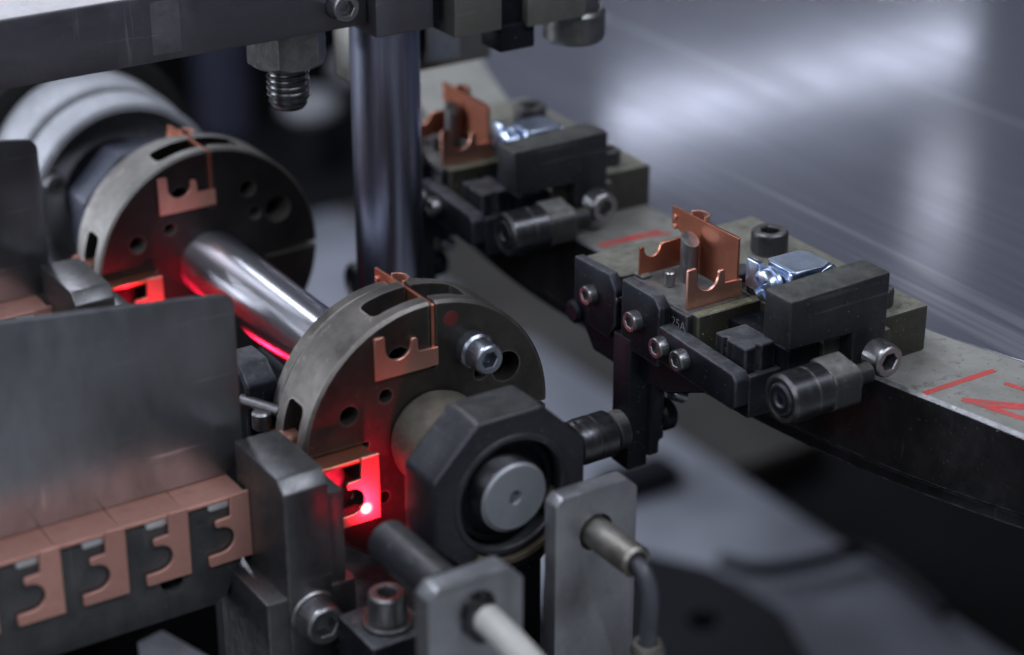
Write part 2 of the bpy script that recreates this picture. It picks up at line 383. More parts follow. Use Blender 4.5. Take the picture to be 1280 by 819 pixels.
class Thing:
    def __init__(s, name, label, cat, loc, group=None):
        s.loc = Vector(loc)
        s.o = bpy.data.objects.new(name, None); COL.objects.link(s.o); s.o.location = s.loc * MM
        s.o.empty_display_size = 0.01
        s.o['label'] = label; s.o['category'] = cat
        if group: s.o['group'] = group
    def part(s, name, mb, mat, cutters=None, parent=None, label=None, sharp=32):
        o = finish(name, mb, mat, s.loc, parent or s.o, cutters, sharp)
        if label: o['label'] = label
        return o
    def inst(s, name, mesh, at, d=(0, 0, 1), parent=None, spin=0.0):
        o = bpy.data.objects.new(name, mesh); COL.objects.link(o); o.parent = parent or s.o
        o.matrix_local = Matrix.Translation((Vector(at) - s.loc) * MM) @ frame(d).to_4x4() @ Matrix.Rotation(spin, 4, 'Z')
        return o

def single(name, mb, mat, label, cat, loc=(0, 0, 0), group=None, kind=None, cutters=None):
    o = finish(name, mb, mat, loc, None, cutters)
    if kind: o['kind'] = kind
    if label: o['label'] = label
    if cat: o['category'] = cat
    if group: o['group'] = group
    return o

def kids(o): return [c for c in bpy.data.objects if c.parent == o]
def copy_tree(o, off=None, label=None, parent=None):
    c = o.copy(); COL.objects.link(c)
    if parent: c.parent = parent
    if off: c.location = o.location + Vector(off) * MM
    if label: c['label'] = label
    for ch in kids(o): copy_tree(ch, None, None, c)
    return c

_scr = {}
def screw_mesh(r, h, mat='screw'):
    """socket head cap screw, axis +Z = towards the head's face, head from z=0 to h"""
    key = (r, h, mat)
    if key in _scr: return _scr[key]
    seg = 48; hr = r * 0.56
    b = bmesh.new()
    def ring(rad, z, kn=False):
        return [b.verts.new((rad * (1 - (0.022 if kn and k % 2 else 0)) * math.cos(2 * math.pi * k / seg), rad * (1 - (0.022 if kn and k % 2 else 0)) * math.sin(2 * math.pi * k / seg), z)) for k in range(seg)]
    def hexr(sc, z):
        out = []
        for k in range(seg):
            t = 2 * math.pi * k / seg; a = (t % (math.pi / 3)) - math.pi / 6
            rr = hr * sc * math.cos(math.pi / 6) / math.cos(a)
            out.append(b.verts.new((rr * math.cos(t), rr * math.sin(t), z)))
        return out
    rs = [ring(r * 0.93, 0), ring(r, h * 0.06, True), ring(r, h * 0.80, True), ring(r * 0.985, h * 0.84), ring(r * 0.95, h * 0.94), ring(r * 0.87, h), ring(r * 0.70, h), hexr(1.08, h * 0.985), hexr(1.0, h * 0.93), hexr(1.0, h * 0.38)]
    for A, B in zip(rs, rs[1:]):
        for k in range(seg): b.faces.new((A[k], A[(k + 1) % seg], B[(k + 1) % seg], B[k]))
    b.faces.new(rs[0][::-1])
    c = b.verts.new((0, 0, h * 0.30))
    for k in range(seg): b.faces.new((rs[-1][k], rs[-1][(k + 1) % seg], c))
    # shank, buried in the part
    bmesh.ops.recalc_face_normals(b, faces=b.faces)
    me = bpy.data.meshes.new("cap_screw"); b.to_mesh(me); b.free()
    me.transform(Matrix.Scale(MM, 4)); me.polygons.foreach_set("use_smooth", [True] * len(me.polygons)); me.set_sharp_from_angle(angle=R(26))
    me.materials.append(M[mat]); _scr[key] = me
    return me

def arc(cx, cz, r, a0, a1, n):
    return [(cx + r * math.cos(R(a0 + (a1 - a0) * k / n)), cz + r * math.sin(R(a0 + (a1 - a0) * k / n))) for k in range(n + 1)]

# ================================================================ SETTING far below
single('machine_floor', MB().box(-3000, 4000, -1500, 5000, -470, -450, 0), 'floor', None, None, kind='structure')
single('bounce_floor', MB().box(-3000, 3000, -3500, -330, -462, -448, 0), 'concrete', None, None, kind='structure')  # unseen pale floor, added to bounce fill onto camera-side metal
single('machine_base', MB().box(250, 411, 250, 760, -440, -400, 3).box(280, 411, 850, 1045, -440, -400, 3), 'beam', None, None, kind='structure')  # gap between the two boxes stands in for a shadow band
single('drip_tray', MB().box(414, 520, 560, 1100, -449, -425, 3), 'brown', None, None, kind='structure')
single('cabinet_panel', MB().box(-300, 900, 1500, 1520, -450, 500, 4), 'floor', 'black cabinet panel behind the steel rings at upper left', 'panel')
single('pillar', MB().box(452, 492, 1372, 1412, -450, 300, 3), 'pillar', 'dim blue grey pillar standing behind the frame bar', 'pillar', (0, 0, 0))
single('dark_blocker', MB().box(-420, -70, -60, 115, -300, -118, 2), 'floor', None, None, kind='structure')  # dark box added to block light and hide the lit floor
single('dark_blocker', MB().box(-420, -90, 160, 420, -300, -60, 2), 'floor', None, None, kind='structure')  # second added dark box, keeps the area below the rear track black
single('bright_floor_patch', MB().prism([(-136, 139), (-127, 141), (-115, 100), (-150, 100)], 'z', -117.9, -117.0), 'floor_bright', 'pale plate standing in for bright floor below the front feed track', 'sheet', (-130, 100, -118))  # added plate imitating a bright bit of floor
t = Thing('hose_bracket', 'blurred dark bracket with round holes low beside the sensor cable', 'bracket', (232, 330, -400))
def circ(cx, cy, r, n=24): return [(cx + r * math.cos(2 * math.pi * k / n), cy + r * math.sin(2 * math.pi * k / n)) for k in range(n)]
cuts = [MB().cyl((262, 360, -410), (262, 360, -340), 9)]
t.part('plate', MB().prism([(225, 300), (285, 300), (305, 345), (300, 400), (275, 440), (240, 455), (205, 430)], 'z', -399.5, -370, 3), 'black_plain', cuts)
single('black_cable', MB().tube([(325, 426, -388), (338, 406, -388), (370, 395, -388), (400, 389, -388), (402, 357, -388), (395, 317, -388)], 4.5), 'black_plain', 'thin blurred black cable crossing the pale machine base at lower right', 'cable')
single('junction_box', MB().box(322, 372, 522, 548, -399.8, -385, 4), 'black_plain', 'small blurred black box on the pale base right of tall sensor plate', 'box', (347, 535, -400))
for (x, y, r, h, lb) in ((500, 1260, 26, 55, 'blurred white cap far behind the hanging threaded stud'), (585, 1330, 22, 70, 'blurred white cap glimpsed between stud and polished column')):
    t = Thing('white_cap', lb, 'cap', (x, y, -450), 'white caps on the floor behind the machine')
    t.part('post', MB().cyl((x, y, -450), (x, y, -400), r * 0.9, 2), 'floor')
    t.part('cap', MB().cyl((x, y, -399.9), (x, y, -400 + h * 0.35), r, 6), 'steel_ring')

# ================================================================ ROTARY TABLE
top_edge = [(190, 500), (110, 400), (60, 320), (30, 260), (12, 210), (2, 170), (-3, 130), (-3, 91), (10, -22.6), (13.5, -32.3), (15.7, -43.2), (18.4, -62.6), (24, -90), (36, -130), (60, -180)]
bot_edge = [(190, 500), (110, 400), (60, 320), (28, 260), (10, 210), (0, 170), (-5, 130), (-5, 91), (2, 10), (5, -8), (7.5, -22), (11, -36), (20, -62), (34, -96), (52, -136), (84, -186)]
def resample(p, n):
    L = [0]
    for a, b in zip(p, p[1:]): L.append(L[-1] + math.dist(a, b))
    out = []
    for k in range(n):
        s = L[-1] * k / (n - 1); i = max(j for j in range(len(L)) if L[j] <= s + 1e-9); i = min(i, len(p) - 2)
        u = (s - L[i]) / (L[i + 1] - L[i]); out.append((p[i][0] + (p[i + 1][0] - p[i][0]) * u, p[i][1] + (p[i + 1][1] - p[i][1]) * u))
    return out
def smooth(p, it=6):
    for _ in range(it): p = [p[0]] + [((a[0] + 2 * b[0] + c[0]) / 4, (a[1] + 2 * b[1] + c[1]) / 4) for a, b, c in zip(p, p[1:], p[2:])] + [p[-1]]
    return p
NT = 90
te = smooth(resample(top_edge, NT)); be = smooth(resample(bot_edge, NT))
tb = Thing('rotary_table', 'large brushed steel machine table with grimy rim, seen at right', 'machine table', (300, 150, -30))
b = bmesh.new(); FARX = 1500
lv = [[b.verts.new((x + 0.9, y, 0)) for x, y in te], [b.verts.new((x, y, -0.9)) for x, y in te], [b.verts.new((x, y, -22.5)) for x, y in be], [b.verts.new((x + 1.2, y, -23.6)) for x, y in be], [b.verts.new((x + 1.2, y, -27)) for x, y in be]]
far = [b.verts.new((FARX, y, 0)) for x, y in te]
for k in range(NT - 1):
    b.faces.new((lv[0][k], lv[0][k + 1], far[k + 1], far[k]))
    for A, B in zip(lv, lv[1:]): b.faces.new((A[k], A[k + 1], B[k + 1], B[k]))
lo = [b.verts.new((FARX, y, -27)) for x, y in te]
for k in range(NT - 1): b.faces.new((lv[4][k + 1], lv[4][k], lo[k], lo[k + 1]))
for k in range(NT - 1): b.faces.new((far[k], far[k + 1], lo[k + 1], lo[k]))
b.faces.new([l[0] for l in lv] + [lo[0], far[0]])
b.faces.new(([l[-1] for l in lv] + [lo[-1], far[-1]])[::-1])
bmesh.ops.recalc_face_normals(b, faces=b.faces)
mbt = MB(); mbt.bm.free(); mbt.bm = b
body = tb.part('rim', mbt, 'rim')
me = body.data; me.materials.append(M['rim_side'])
for p in me.polygons:
    c = p.center
    if p.normal.x < -0.25: p.material_index = 1
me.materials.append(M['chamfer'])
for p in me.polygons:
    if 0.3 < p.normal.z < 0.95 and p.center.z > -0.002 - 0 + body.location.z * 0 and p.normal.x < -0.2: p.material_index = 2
# raised brushed sheet that covers the middle
inner = [(x + 33.2 + (4 if y < -10 else 0) * min(1, (-10 - y) / 40 if y < -10 else 0), y) for x, y in te]
tb.part('top_sheet', MB().prism(inner + [(FARX - 5, te[-1][1]), (FARX - 5, te[0][1])], 'z', 0.02, 0.25, 0.1), 'table')
MARKS = [([(13.9, -32.1), (18.0, -32.08), (22.1, -32.07), (26.2, -32.05), (30.3, -32.03), (34.4, -32.02), (38.5, -32.0)], 1.05), ([(20.0, -39.6), (21.98, -41.67), (23.97, -43.73), (25.95, -45.8), (27.93, -47.87), (29.92, -49.93), (31.9, -52.0)], 0.9), ([(20.0, -39.6), (21.1, -42.98), (22.2, -46.37), (23.3, -49.75), (24.4, -53.13), (25.5, -56.52), (26.6, -59.9)], 1.1), ([(35.3, -38.8), (35.77, -40.43), (36.23, -42.07), (36.7, -43.7), (37.17, -45.33), (37.63, -46.97), (38.1, -48.6)], 0.9), ([(-0.6, 91.2), (3.05, 91.18), (6.7, 91.17), (10.35, 91.15), (14.0, 91.13), (17.65, 91.12), (21.3, 91.1)], 1.5), ([(6.7, 90.9), (9.48, 90.47), (12.27, 90.03), (15.05, 89.6), (17.83, 89.17), (20.62, 88.73), (23.4, 88.3)], 0.8), ([(21.2, -44.6), (23.05, -46.22), (24.9, -47.83), (26.75, -49.45), (28.6, -51.07), (30.45, -52.68), (32.3, -54.3)], 0.8), ([(35.7, 195.4), (38.3, 195.2), (40.9, 195.0), (43.5, 194.8), (46.1, 194.6), (48.7, 194.4), (51.3, 194.2)], 1.2)]
SZ = [0.004]
def stroke(pts, w):
    SZ[0] += 0.012
    b = MB(); L = len(pts); up_, dn = [], []
    for i, (x, y) in enumerate(pts):
        a = pts[max(i - 1, 0)]; c = pts[min(i + 1, L - 1)]
        d = Vector((c[0] - a[0], c[1] - a[1])).normalized(); nn = Vector((-d.y, d.x)) * w * (0.82 + 0.3 * random.random())
        up_.append((x + nn.x, y + nn.y)); dn.append((x - nn.x, y - nn.y))
    return b.prism(up_ + dn[::-1], 'z', 0.004, 0.06 + SZ[0])
for pts, w in MARKS:
    tb.part('red_mark', stroke(pts, w), 'red')

# ================================================================ COPPER CONTACT (one mesh kind, many individuals)
def contact_parts(t):
    f = MB()
    outline = [(-17, 0), (1, 0), (1, 4.9), (-4.7, 5.1), (-4.9, 8.7), (-5.3, 9.1), (-6.5, 9.1), (-6.8, 8.6)] + \
              arc(-10.4, 8.0, 3.6, 0, -180, 14) + [(-14.1, 11.2), (-14.5, 11.5), (-16.6, 11.5), (-17, 11.1)]
    f.prism(outline, 'y', -0.45, 0.45, 0.10)
    fo = t.part('front_flange', f, 'copper_satin')
    r = MB().prism([(0.3, 0.6), (23.5, 0.6), (24.5, 9.5), (29, 11), (29.0, 16.0), (0.6, 16.5), (0.3, 16.2)], 'x', -0.42, 0.42, 0.08)
    t.part('riser_plate', r, 'copper')
    bk = MB().prism([(-14, 0.2), (-0.4, 0.2), (-0.4, 8.2), (-6, 8.2), (-6.8, 7.9)] + arc(-9.9, 7.6, 2.7, -5, -178, 12) + [(-12.8, 8.2), (-14, 8.2)], 'y', 24.6, 25.4, 0.10)
    t.part('back_flange', bk, 'copper')
    lp = MB(); L = arc(0.3, 18.5, 3.2, -90, 90, 14); Li = arc(0.3, 18.5, 2.5, 90, -90, 14)
    lp.prism(L + Li, 'z', 13.2, 17.0, 0.06)
    t.part('curled_tab', lp, 'copper_satin')
    for z in (10.6, 13.4):
        t.part('rivet', MB().cyl((-0.3, 27.4, z), (-1.0, 27.4, z), 0.8, 0.15, 16), 'copper_satin')
    return t
ct = contact_parts(Thing('copper_contact', 'copper contact gripped at the top of the front indexing disc', 'metal contact', (0, 0, 0), 'stamped copper contacts'))
ct.o.location = Vector((-93.4, 30.05, 10.9)) * MM
CONTACT = ct.o
def contact(x, y, z, label, turn=0.0, group='stamped copper contacts'):
    c = copy_tree(CONTACT); c.location = Vector((x, y, z)) * MM; c.rotation_euler = (0, R(turn), 0)
    c['label'] = label; c['group'] = group
    return c

# ================================================================ SHAFT, DISCS, BEARING BLOCK
C1 = Vector((-94.8, 30.6, -7.7)); PITCH = 128.0
sh = Thing('drive_shaft', 'polished steel shaft running between the two indexing discs', 'shaft', (C1.x, C1.y + 100, C1.z))
sh.part('shaft_rod', MB().lathe((C1.x, -9.4, C1.z), (0, 1, 0), [(0.6, 0), (0.6, 9.2), (60, 9.2), (60.1, 10), (330, 10), (330, 0)], 72), 'shaft')

sh.part('end_cap', MB().lathe((C1.x, -9.4, C1.z), (0, 1, 0), [(2.6, 0), (2.2, 1.5), (0, 1.9), (0, 8.3), (0.8, 9.15), (1.0, 9.15), (1.0, 0)], 72), 'end_face')
def rel(p, ang):
    a = R(ang); return (p[0] * math.cos(a) + p[1] * math.sin(a), -p[0] * math.sin(a) + p[1] * math.cos(a))
def disc(thing, c, bolt, mat):
    X, Y, Z = c
    body = MB().lathe(c, (0, 1, 0), [(0, 9.0), (0, 34.9), (0.7, 35.6), (15.4, 35.6), (16.0, 35.0), (16.0, 27.5), (19, 27.5), (19, 9.0), (0, 9.0)], 120)
    cuts = []
    for (x, z, r) in ((-22.8, 10.8, 2.6), (-12.4, 13.4, 1.9), (15.3, 12.6, 2.0), (22.8, 12.4, 4.1), (-13.7, -14.8, 1.6), (-11.9, -25.7, 1.9), (-8.5, 22.6, 3.2), (20, -16, 2.6), (13.8, -12, 1.9)):
        cuts.append(MB().cyl((X + x, Y - 3, Z + z), (X + x, Y + (9 if r < 4 else 12), Z + z), r, 0.1, 28))
    if not bolt: cuts.append(MB().cyl((X + 13.3, Y - 3, Z + 20.8), (X + 13.3, Y + 9, Z + 20.8), 2.6, 0.1, 28))
    for ang in (0, 90, 180, 270):
        # radial slit for the riser plate of a contact, and the wide window in the rim
        def pr(x0, x1, z0, z1, y0, y1, bev=0.0):
            m_ = MB().box(x0, x1, y0, y1, z0, z1, bev, 3)
            bmesh.ops.rotate(m_.bm, verts=m_.bm.verts, cent=(0, 0, 0), matrix=Matrix.Rotation(R(ang), 3, 'Y'))
            bmesh.ops.translate(m_.bm, verts=m_.bm.verts, vec=(X, Y, Z)); return m_
        cuts.append(pr(0.55, 2.25, 17.5, 40, -2, 25))
        cuts.append(pr(-13.0, 14.0, 27.5, 44, 4.0, 11.8, 1.8))
    db = thing.part('disc_body', body, mat, cuts)
    db.data.materials.append(M['disc_face' if bolt else 'disc_face_rear'])
    for p in db.data.polygons:
        if abs(p.normal.y) > 0.9: p.material_index = 1  # faces square to the shaft get the darker colour
    rc = []
    for ang in (0, 90, 180, 270):
        m_ = MB().box(0.55, 2.25, 18, 27, 17.5, 40, 0)
        bmesh.ops.rotate(m_.bm, verts=m_.bm.verts, cent=(0, 0, 0), matrix=Matrix.Rotation(R(ang), 3, 'Y'))
        bmesh.ops.translate(m_.bm, verts=m_.bm.verts, vec=(X, Y, Z)); rc.append(m_)
    thing.part('back_plate', MB().lathe((X, Y + 19.1, Z), (0, 1, 0), [(0, 10), (0, 32.6), (0.5, 33.1), (3.6, 33.1), (4.2, 32.5), (4.2, 10), (0, 10)], 120), mat, rc)
    thing.part('hub', MB().lathe((X, Y + 23.4, Z), (0, 1, 0), [(0, 10.02), (0, 16), (5, 16), (6, 15), (6, 10.02), (0, 10.02)], 60), 'hub')
d1 = Thing('indexing_disc', 'dark slotted disc nearest the camera with a cap screw on its face', 'indexing disc', C1, 'slotted indexing discs on the shaft')
disc(d1, C1, True, 'disc')
bx, bz = C1.x + 12.6, C1.z + 20.2
d1.part('spacer_nut', MB().lathe((bx, C1.y + 0.1, bz), (0, -1, 0), [(0, 0), (0, 5.0), (3.2, 5.0), (3.8, 4.4), (3.8, 0)], 12, 0.3), 'zinc_bolt')
d1.inst('cap_screw', screw_mesh(4.1, 5.2, 'zinc_bolt'), (bx, C1.y - 3.6, bz), (0, -1, 0))
d1.part('red_stain', MB().cyl((C1.x + 6.6, C1.y + 0.02, C1.z + 29.8), (C1.x + 6.6, C1.y - 0.08, C1.z + 29.8), 2.1, 0.03, 20), 'red_stain')
C2 = C1 + Vector((0, PITCH, 0))
d2 = Thing('indexing_disc', 'pale slotted disc farther back where the polished shaft ends', 'indexing disc', C2, 'slotted indexing discs on the shaft')
disc(d2, C2, False, 'disc_rear')
contact(C2.x + 1.4, C2.y - 0.55, C2.z + 18.6, 'copper contact gripped at the top of the rear indexing disc')
contact(C1.x - 18.6, 24.0, C1.z + 1.4, 'copper contact glowing red at left of the front disc', -90)
contact(C2.x - 18.6, C2.y - 6, C2.z + 1.4, 'copper contact glowing red at left of the rear disc', -90)

bb = Thing('bearing_block', 'dark octagonal bearing block around the shaft end', 'bearing', (C1.x, 0, C1.z - 21))
def ngon(cx, cz, ap, n=8, ph=22.5): return [(cx + ap / math.cos(math.pi / n) * math.cos(R(ph) + 2 * math.pi * k / n), cz + ap / math.cos(math.pi / n) * math.sin(R(ph) + 2 * math.pi * k / n)) for k in range(n)]
bb.part('octagon_body', MB().prism(ngon(C1.x, C1.z, 21.5), 'y', -7.5, 6.5, 1.1, 3), 'octagon',
        [MB().cyl((C1.x, -12, C1.z), (C1.x, 1.0, C1.z), 15.2, 0.3, 64)])
bb.part('rusty_lip', MB().prism(arc(C1.x, C1.z, 18.4, -125, -35, 22) + arc(C1.x, C1.z, 16.6, -35, -125, 22), 'y', -9.0, -7.4, 0.25), 'rust')
bb.part('retaining_ring', MB().lathe((C1.x, -7.9, C1.z), (0, 1, 0), [(0.6, 14.2), (0, 14.6), (0, 15.6), (0.3, 16.0), (2, 16.0), (2, 14.2), (0.6, 14.2)], 72), 'octagon')
bb.part('bearing_race', MB().lathe((C1.x, -4.4, C1.z), (0, 1, 0), [(0, 12.2), (0, 13.6), (5, 13.6), (5, 9.4), (1.5, 9.4), (1.5, 12.2), (0, 12.2)], 72), 'black_plain')
bb.part('boss', MB().lathe((C1.x, 6.4, C1.z), (0, 1, 0), [(0, 9.3), (0, 12.6), (21, 12.6), (23.6, 11.6), (23.6, 9.3), (0, 9.3)], 60), 'hub')
bb.part('support', MB().box(C1.x - 15, C1.x + 10, -6.5, 5.5, -130, C1.z - 17, 1.5), 'black_plain')

hs = Thing('spindle_housing', 'pale grey grooved steel cup rings behind the rear disc', 'housing', (C1.x, 200, C1.z))
y0 = C1.y + 190
hs.part('front_ring', MB().lathe((C1.x, y0, C1.z), (0, 1, 0), [(12, 12), (11, 26), (1.2, 28.6), (0, 29.4), (0, 31.2), (0.8, 32.0), (12.6, 32.0), (13.2, 31.4), (13.2, 12), (12, 12)], 110), 'steel_ring',
        [MB().box(C1.x - 38, C1.x - 25, y0 + 3, y0 + 8, C1.z - 13, C1.z + 6, 2)])
hs.part('groove', MB().lathe((C1.x, y0 + 13.1, C1.z), (0, 1, 0), [(0, 12), (0, 27.0), (3.6, 27.0), (3.6, 12)], 90), 'void')  # near-black band between the two pale rings
hs.part('rear_ring', MB().lathe((C1.x, y0 + 16.6, C1.z), (0, 1, 0), [(0, 12), (0, 32.2), (0.8, 33.0), (19, 33.0), (19.6, 32.4), (19.6, 12), (0, 12)], 110), 'steel_ring')
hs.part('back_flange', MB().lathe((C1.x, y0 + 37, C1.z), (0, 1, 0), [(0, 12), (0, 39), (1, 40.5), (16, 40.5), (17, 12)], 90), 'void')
hs.part('clamp_nut', MB().prism(ngon(C1.x, C1.z, 21.5), 'y', y0 - 18, y0 - 5, 0.8, 2), 'nut_blue')
hs.part('clamp_boss', MB().cyl((C1.x, y0 - 5.2, C1.z), (C1.x, y0 + 11, C1.z), 17, 0.6, 50), 'black_plain')
hs.inst('cap_screw', screw_mesh(3.6, 5.5, 'screw'), (C1.x - 24.2, y0 + 3.5, C1.z + 10), (0, -1, 0))

# ================================================================ FEED TRACK, CONTACT ROW, GUARD, STOP
def feed_line(dy, where, n):
    g = 'copper contacts queued on the feed tracks'
    ord_ = ['last', 'second from last', 'third from last', 'fourth from last', 'fifth from last', 'sixth from last', 'seventh from last']
    for k in range(n):
        c = contact(-146.2 - 16.0 * k, 29.7 + dy, -9.3, 'copper contact on the %s feed track, %s in its row towards the disc' % (where, ord_[k]), -90, g)
        for ch in kids(c):
            ch.material_slots[0].link = 'OBJECT'; ch.material_slots[0].material = M['copper_dull']
        c.rotation_euler.y += R(random.uniform(-0.5, 0.5)); c.location.y += random.uniform(-0.15, 0.1) * MM
    ft = Thing('feed_track', 'dark steel feed track under the %s row of copper contacts' % where, 'feed track', (-195, 40 + dy, -37), 'feed tracks')
    pr = [(-250, -10.6), (-146.5, -10.6), (-146.5, -24), (-153, -36), (-156, -38), (-250, -38)]
    ft.part('track_body', MB().prism(pr, 'y', 30.6 + dy, 52 + dy, 0.35, 2), 'track', [MB().cyl((-167, 24 + dy, -27.5), (-167, 40 + dy, -27.5), 3.6, 0.2, 30)])
    ft.part('bore_sleeve', MB().lathe((-167, 30.9 + dy, -27.5), (0, 1, 0), [(0, 3.0), (0, 3.55), (6, 3.55), (6, 3.0), (0, 3.0)], 30), 'screw_dark')
    for k in range(n):
        x1 = -151.0 - 16.0 * k
        ft.part('edge_glint', MB().box(x1 - 5.6, x1, 30.25 + dy, 36 + dy, -12.0, -9.65, 0.7), 'glint')  # small blocks added as highlights along the track edge
    gp = Thing('guard_plate', 'upright grey sheet guard standing on the %s row of copper contacts' % where, 'guard plate', (-195, 41 + dy, -8.7), 'guard plates over the feed tracks')
    pts = [(-260, -8.6), (-142.0, -8.6)] + [(-142.0, 35.0)] + [(-145.5 + 3.5 * math.cos(R(a)), 35.0 + 3.5 * math.sin(R(a))) for a in (15, 30, 45, 60, 75)] + [(-145.5, 38.5), (-152, 39.6), (-170, 41.6), (-200, 45.2), (-260, 52)]
    gp.part('sheet', MB().prism(pts, 'y', 40 + dy, 41.9 + dy, 0.3, 2), 'guard')
    sb = Thing('stop_block', 'chamfered steel stop block at the end of the %s feed track' % where, 'stop block', (-140, 24 + dy, -110), 'stop blocks beside the discs')
    sb.part('upper_block', MB().prism([(10.4 + dy, -60), (10.4 + dy, -1.2), (13.6 + dy, 2.0), (36.2 + dy, 2.0), (36.2 + dy, -60)], 'x', -146.1, -134.3, 0.45, 2), 'stop')
    sb.part('side_step', MB().box(-134.2, -129.6, 12.0 + dy, 30 + dy, -60, -4.8, 0.5), 'stop')
    sb.part('lower_block', MB().box(-151.5, -127.5, 11.0 + dy, 38 + dy, -110, -29.5, 0.6), 'stop')
    if dy == 0:
        sb.part('washer', MB().cyl((-139.7, 11.1, -35.4), (-139.7, 9.4, -35.4), 6.4, 0.3, 40), 'screw')
        sb.inst('cap_screw', screw_mesh(5.2, 6.0), (-139.7, 9.6, -35.4), (0, -1, 0))
feed_line(0, 'front', 6)
feed_line(PITCH - 1.5, 'rear', 5)

# small bracket with a pin seen between guard and front disc
t = Thing('latch_bracket', 'small dark latch bracket with pin between guard plate and front disc', 'bracket', (-131, 62, -40))
t.part('bracket_plate', MB().prism([(56, -40), (56, 4), (61, 8.5), (70, 8.5), (74, 4), (74, -40)], 'x', -133, -124, 0.6), 'black')
t.part('pin', MB().cyl((-134, 58, 0.5), (-127, 50, -1.5), 1.6, 0.3, 20), 'screw')
t.part('pin_cap', MB().cyl((-131, 52, -6), (-131, 52, -1), 2.6, 0.5, 24), 'screw')

# base casting with screw below the red light
t = Thing('base_casting', 'rough grimy cast base under the red lit disc', 'casting', (-100, 40, -120))
t.part('casting', MB().box(-127, -86, 5.9, 29.0, -120, -47, 1.5).box(-127, -80, 29, 100, -120, -52, 1.5), 'grime')
t = Thing('hold_down_block', 'dark block with red glinting cap screw beside the white cable plate', 'block', (-128, -5, -60))
t.part('block', MB().box(-137, -120.5, -14, 4, -110, -33, 1.0), 'black')
t.part('collar', MB().cyl((-128.5, -6, -33.1), (-128.5, -6, -31.6), 6.2, 0.3, 36), 'screw_dark')
t.inst('cap_screw', screw_mesh(4.7, 7.5, 'screw'), (-128.5, -6, -31.7), (0, 0, 1))

# ================================================================ SENSORS
def sensor_plate(x0, x1, y, zt, zb, th, ch, name_label, hx, hz, hr):
    t = Thing('sensor_plate', name_label, 'mounting plate', ((x0 + x1) / 2, y, zb), 'grey sensor mounting plates')
    pts = [(x0, zb), (x1, zb), (x1, zt - ch), (x1 - ch, zt), (x0 + ch * 0.6, zt), (x0, zt - ch * 0.6)]
    t.part('plate', MB().prism(pts, 'y', y, y + th, 0.5, 2), 'grey_plate', [MB().cyl((hx, y - 3, hz), (hx, y + th + 3, hz), hr, 0.1, 36)])
    return t
pA = sensor_plate(-91.6, -68.0, -22, -3.6, -70, 5.0, 3.2, 'tall grey mounting plate holding the sensor with dark cable', -80, -15.6, 4.9)
pB = sensor_plate(-138.2, -113.6, -42, -2.4, -80, 6.0, 4.0, 'shorter blurred grey mounting plate holding the white cable', -125.5, -10.5, 4.6)
t = Thing('proximity_sensor', 'cylindrical metal sensor with dark cable bending down in front of tall plate', 'sensor', (-80, -30, -15.6))
t.part('barrel', MB().lathe((-80, -2, -15.6), (0, -1, 0), [(0, 0), (0, 4.0), (30, 4.0), (36, 4.0), (36.8, 3.4), (36.8, 2.7), (35.5, 2.5), (35.5, 0)], 40), 'barrel')
t.part('cable', MB().tube([(-80, -34.5, -15.6), (-79.6, -39.5, -16.4), (-79.2, -42.5, -20.5), (-79.0, -43, -27), (-78.6, -42, -36), (-78.6, -42, -60)], 2.1), 'cable_dark')
t = Thing('cable_connector', 'ribbed metal connector at the foot of the dark sensor cable', 'connector', (-79, -42, -46))
t.part('sleeve', MB().lathe((-78.7, -42, -36.2), (0, 0, -1), [(0, 2.3), (0, 3.6), (1.5, 4.3), (2.4, 4.3), (2.5, 3.6), (4, 3.6), (4.1, 4.5), (12, 4.5), (12, 2.3), (0, 2.3)], 30), 'barrel')
t.part('side_tube', MB().cyl((-80, -42.5, -43), (-106, -38, -45.5), 3.3, 0.5, 26), 'barrel')
t = Thing('light_sensor', 'round sensor barrel with thick white cable shining red on contact', 'sensor', (-125.5, -30, -10.5))
t.part('barrel', MB().lathe((-125.5, -1, -13.5), (0, -1, 0), [(1.6, 0), (1.6, 3.4), (0, 3.6), (0, 4.6), (0.8, 5.4), (26, 5.4), (26.6, 4.3), (44, 4.3), (44, 0)], 44), 'octagon')
t.part('lens', MB().cyl((-125.5, -2.3, -13.5), (-125.5, -0.9, -13.5), 3.3, 0.6, 30), 'lens')
t.part('cable', MB().tube([(-125.5, -45.5, -11.2), (-125.4, -54, -12.0), (-124.8, -66, -15), (-124, -82, -22), (-123, -100, -33), (-122, -118, -47)], 3.5, 20), 'cable_white')

# red laser light of the two light sensors
def red_spot(loc, target, power, ang, rad, blend=0.6, color=(1.0, 0.012, 0.045)):
    l = bpy.data.lights.new("red_sensor_lamp", "SPOT"); l.energy = power; l.color = color
    l.spot_size = R(ang); l.spot_blend = blend; l.shadow_soft_size = rad * MM
    o = bpy.data.objects.new("red_sensor_lamp", l); COL.objects.link(o)
    o.location = Vector(loc) * MM; o.rotation_euler = (Vector(target) - Vector(loc)).to_track_quat('-Z', 'Y').to_euler()
red_spot((-120.5, 3, -16.5), (-108, 27, -19), 0.022, 100, 1.6, 0.9)
red_spot((-113.5, 10, -25), (-105, 31, -15), 0.075, 115, 1.6, 0.9)
red_spot((-122.5, 3, -16.5), (-117.3, 24, -19.7), 1.3, 8.5, 0.5, 0.6, (1.0, 0.30, 0.36))
red_spot((-123, 8 + PITCH, -13.5), (-117, 26 + PITCH, -12), 0.018, 110, 1.6, 0.9)
red_spot((-114, C2.y - 15, -26), (-106, C2.y, -14), 0.05, 120, 1.6, 0.9)
red_spot((-112, 122, -26), (-104, 100, -14), 0.03, 100, 2.0, 0.9)

